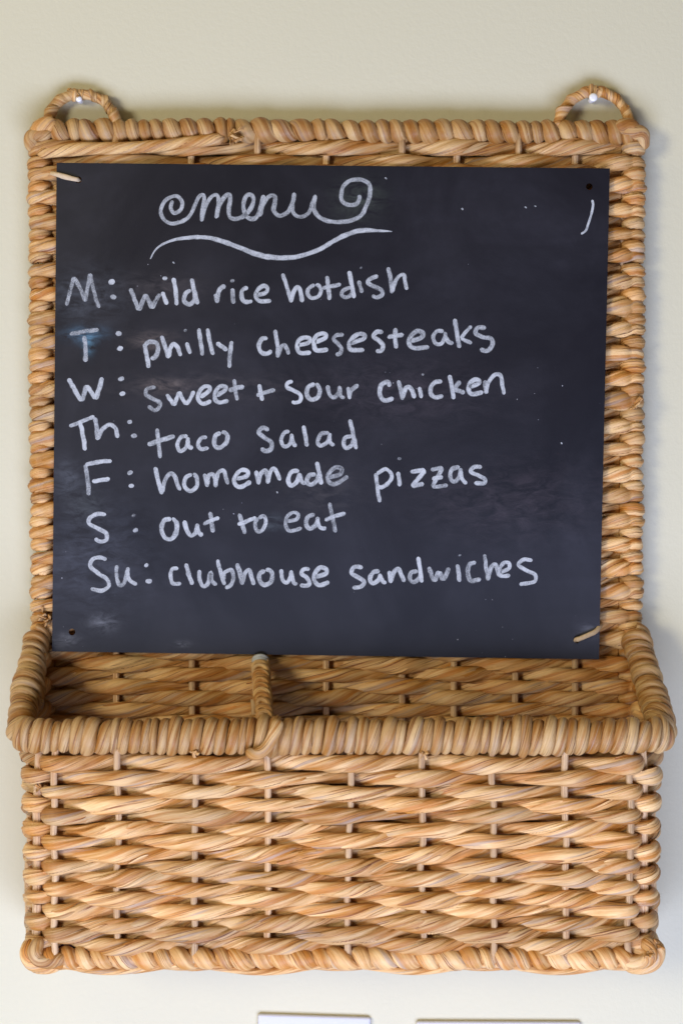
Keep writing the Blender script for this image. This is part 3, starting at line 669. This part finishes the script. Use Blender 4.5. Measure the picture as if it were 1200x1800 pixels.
class Chalk:
    def __init__(s): s.v = []; s.f = []; s.ac = []; s.fib = []; s.tn = []
    def ribbon(s, P, W, dens):
        """P: pixel polyline, W: width in pixels along it"""
        P = np.asarray(P, float); L = np.concatenate([[0], np.cumsum(np.linalg.norm(np.diff(P, axis=0), axis=1))])
        n = max(6, int(L[-1] / 1.2)); x = np.linspace(0, L[-1], n)
        Q = np.stack([np.interp(x, L, P[:, k]) for k in (0, 1)], 1); w = np.interp(x, L, np.broadcast_to(W, (len(P),)))
        e = np.minimum(x, L[-1] - x) / (w * 0.5 + 1e-6); e = np.clip(e, 0.0, 1); w = w * np.sqrt(1 - (1 - e) ** 2 * 0.96)
        w = w * (1 + smooth_noise(n, 6, rw, 0.06)) ; Q = Q + np.stack([smooth_noise(n, 9, rw, 0.25), smooth_noise(n, 9, rw, 0.25)], 1)
        t = unit(np.gradient(Q, axis=0)); nn = np.stack([-t[:, 1], t[:, 0]], 1)
        layer[0] += 1; y = BOARD_Y - 0.00015 - 0.000002 * layer[0]
        off = rw.uniform(0, 20); b0 = len(s.v); A = np.array([-1, -0.5, 0, 0.5, 1.0])
        for i in range(n):
            for a in A:
                p = Q[i] + nn[i] * a * w[i] * 0.5
                s.v.append(at(p[0], p[1], y)); s.ac.append(a); s.fib.append((off + x[i] * K, a, 0)); s.tn.append(dens)
        for i in range(n - 1):
            for j in range(4): s.f.append([b0 + i * 5 + j, b0 + i * 5 + j + 1, b0 + (i + 1) * 5 + j + 1, b0 + (i + 1) * 5 + j])
    def stroke(s, text, width, dens=0.66):
        tok = text.split(); ox, oy, sc = FR[tok[0]]; kind = tok[1]
        d = float(np.clip(rw.normal(dens, 0.09), 0.4, 1.0)); w = width * rw.uniform(0.92, 1.1)
        if kind == 'd':
            x, y = map(float, tok[2].split(',')); r = float(tok[3]) / sc; x = ox + x / sc; y = oy + y / sc
            q = rw.uniform(-0.5, 0.2); s.ribbon([(x - r * math.cos(q), y - r * math.sin(q) * 0.8), (x, y), (x + r * math.cos(q), y + r * math.sin(q) * 0.8)], r * 1.75, d * (1.0 if r > 4 else 0.45)); return
        p = np.array([[float(c) for c in q.split(',')] for q in tok[2:]]); p = p / sc + np.array([ox, oy])
        if kind == 'c': s.ribbon(catmull(p, 10), w, d)
        elif kind == 'o': s.ribbon(catmull(np.concatenate([p, p[:1] + 1.0]), 10), w, d)
        else:
            for i in range(len(p) - 1):
                u = np.linspace(0, 1, 12)[:, None]; q = p[i] * (1 - u) + p[i + 1] * u
                nrm = np.array([-(p[i + 1] - p[i])[1], (p[i + 1] - p[i])[0]]) * rw.normal(0, 0.018)
                s.ribbon(q + nrm * np.sin(PI * u), w, float(np.clip(d + rw.normal(0, 0.08), 0.45, 1)))
    def build(s, name):
        return link(name, s.v, s.f, M_CHALK, board, BOARD_O, False, {'across': s.ac, 'fib': np.array(s.fib), 'tone': s.tn})
c = Chalk()
for t_ in TITLE: c.stroke(t_, 7.8, 0.56)
c.build('title_lettering')
c = Chalk()
uw = [(38, 440, 5), (60, 402, 9), (100, 370, 12), (170, 347, 16), (270, 338, 21), (360, 352, 23), (450, 385, 25), (530, 415, 27), (600, 432, 27), (670, 435, 27), (740, 427, 25), (830, 395, 24), (910, 350, 24), (980, 317, 26), (1040, 306, 24), (1100, 308, 17), (1172, 312, 5)]
q = catmull(np.array([(x / 2.6667 + 250, y / 2.6667 + 290, w / 2.6667) for x, y, w in uw]), 10)
c.ribbon(q[:, :2], q[:, 2], 0.74); c.build('underline_flourish')
for ln in LINES:
    c = Chalk()
    for t_ in ln: c.stroke(t_, 8.3, 0.48 if t_[2:8] in ('l 52,2', 'l 70,4', 'l 145,', 'l 390,', 'l 832,', 'l 925,') else 0.66)
    c.build('menu_line')
c = Chalk(); c.stroke("F c 880,502 882,530 870,575 858,610 840,622", 5.0)
for px, py, w in ((812, 367, 3.5), (923, 364, 3), (678, 313, 3), (940, 362, 2.5), (305, 461, 3), (487, 865, 3), (986, 779, 3)):
    c.build('stray_chalk_mark'); c = Chalk(); c.ribbon([(px - w / 2, py - 1), (px, py), (px + w / 2, py + 2)], w, 0.6)
c.build('stray_chalk_mark')

# ------------------------------------------------------------------ raffia ties through two of the board's holes
def tie(name, pts, rad, mat, label):
    mm = Mesh(); q = polyline(catmull(pts, 10), 0.0008); o = q[0].copy()
    rt = np.random.default_rng(len(label))
    mm.tube(q, (0, -1, 0), rad, rad * 0.55, 0.03, rt, nv=10, creases=2, depth=0.15, lump=0.1, taper=0.0015)
    return tag(mm.build(name, mat, None, o), label, 'tie')
F0 = BOARD_Y
tie('raffia_tie', [at(138, 317, F0 + 0.006), at(138, 316, F0 - 0.0006), at(128, 314, F0 - 0.0022), at(112, 310, F0 - 0.0020), at(98, 306, F0 - 0.001), at(88, 304, F0 + 0.006), at(84, 306, F0 + 0.014)], 0.0017, M_RAFFIA_PALE,
    'pale raffia tie holding the top left corner of the chalkboard')
tie('raffia_tie', [at(1013, 1126, F0 + 0.006), at(1012, 1125, F0 - 0.0012), at(1020, 1122, F0 - 0.0026), at(1034, 1116, F0 - 0.0028), at(1046, 1110, F0 - 0.0020), at(1054, 1100, F0 + 0.002), at(1056, 1092, F0 + 0.012)], 0.0016, M_RAFFIA,
    'bent raffia tie knotted in the bottom right corner of the chalkboard')

# ------------------------------------------------------------------ push pins in the loops
def pin(px, py, Y, label, r):
    o = at(px, py, 0.0); o[1] = 0.0
    root = bpy.data.objects.new('push_pin', None); COL.objects.link(root); root.location = o; root.empty_display_size = 0.01
    h = at(px, py, Y); dz = h - o
    def lathe(prof, name, mat):
        v, f = [], []; n = 24
        for (rr, y) in prof:
            for k in range(n): v.append((dz[0] + rr * math.cos(2 * PI * k / n), y, dz[2] + rr * math.sin(2 * PI * k / n)))
        for i in range(len(prof) - 1):
            for k in range(n): f.append([i * n + k, i * n + (k + 1) % n, (i + 1) * n + (k + 1) % n, (i + 1) * n + k])
        f.append(list(range(n))); f.append([(len(prof) - 1) * n + k for k in range(n)])
        me_ = link(name, v, f, mat, root); b_ = bmesh.new(); b_.from_mesh(me_.data); bmesh.ops.recalc_face_normals(b_, faces=b_.faces[:]); b_.to_mesh(me_.data); b_.free()
    lathe([(0.0006, 0.004), (0.0006, -0.004)], 'needle', M_STEEL)
    lathe([(0.0018, -0.003), (0.0024, -0.004), (0.0017, -0.0055), (0.0017, Y + 0.003), (r * 0.92, Y + 0.0016), (r, Y + 0.0008), (r * 0.97, Y), (r * 0.8, Y - 0.0006), (r * 0.4, Y - 0.0009)], 'head', M_PIN)
    tag(root, label, 'push pin', 'white pins the basket hangs from')
pin(139, 174, -0.0110, 'white push pin mostly covered by the top left hanging loop', 0.0022)
pin(1042, 171, -0.0165, 'round white push pin fully showing in the top right hanging loop', 0.0030)

# ------------------------------------------------------------------ wall plates at the bottom edge
def plate(x0, x1, yl, yr, height, label):
    a = at(x0, yl, -0.004); b = at(x1, yr, -0.004); w = b[0] - a[0]
    o = np.array([(a[0] + b[0]) / 2, 0, (a[2] + b[2]) / 2]); rot = math.atan2(-(b[2] - a[2]), w)
    root = bpy.data.objects.new('switch_plate', None); COL.objects.link(root); root.location = o; root.rotation_euler = (0, rot, 0); root.empty_display_size = 0.02
    rounded_box('cover', (-w / 2, -0.0040, -height), (w / 2, 0.0005, 0), 0.0020, M_PLATE, root)
    n = max(1, int(round(w / 0.058)) )
    for k in range(n):
        cx = (k - (n - 1) / 2) * 0.046
        rounded_box('rocker', (cx - 0.0165, -0.0088, -height / 2 - 0.033), (cx + 0.0165, -0.0058, -height / 2 + 0.033), 0.001, M_PLATE, root)
    tag(root, label, 'switch plate', 'white plates on the wall under the basket')
plate(453, 652, 1783, 1789, 0.114, 'white wall plate with tilted top edge, narrower of the pair under the basket')
plate(731, 1021, 1796, 1797, 0.114, 'white wall plate with level top edge, wider of the pair under the basket')

# ------------------------------------------------------------------ purple packet lying in the pocket's corner
o = at(118, 1650, FY + 0.012)
pk = rounded_box('paper_packet', (-0.010, -0.002, -0.010), (0.024, 0.002, 0.016), 0.0008, M_PURPLE, None, tuple(o), 0.25)
tag(pk, 'purple paper packet glimpsed through a gap at the bottom left corner of the basket', 'packet')
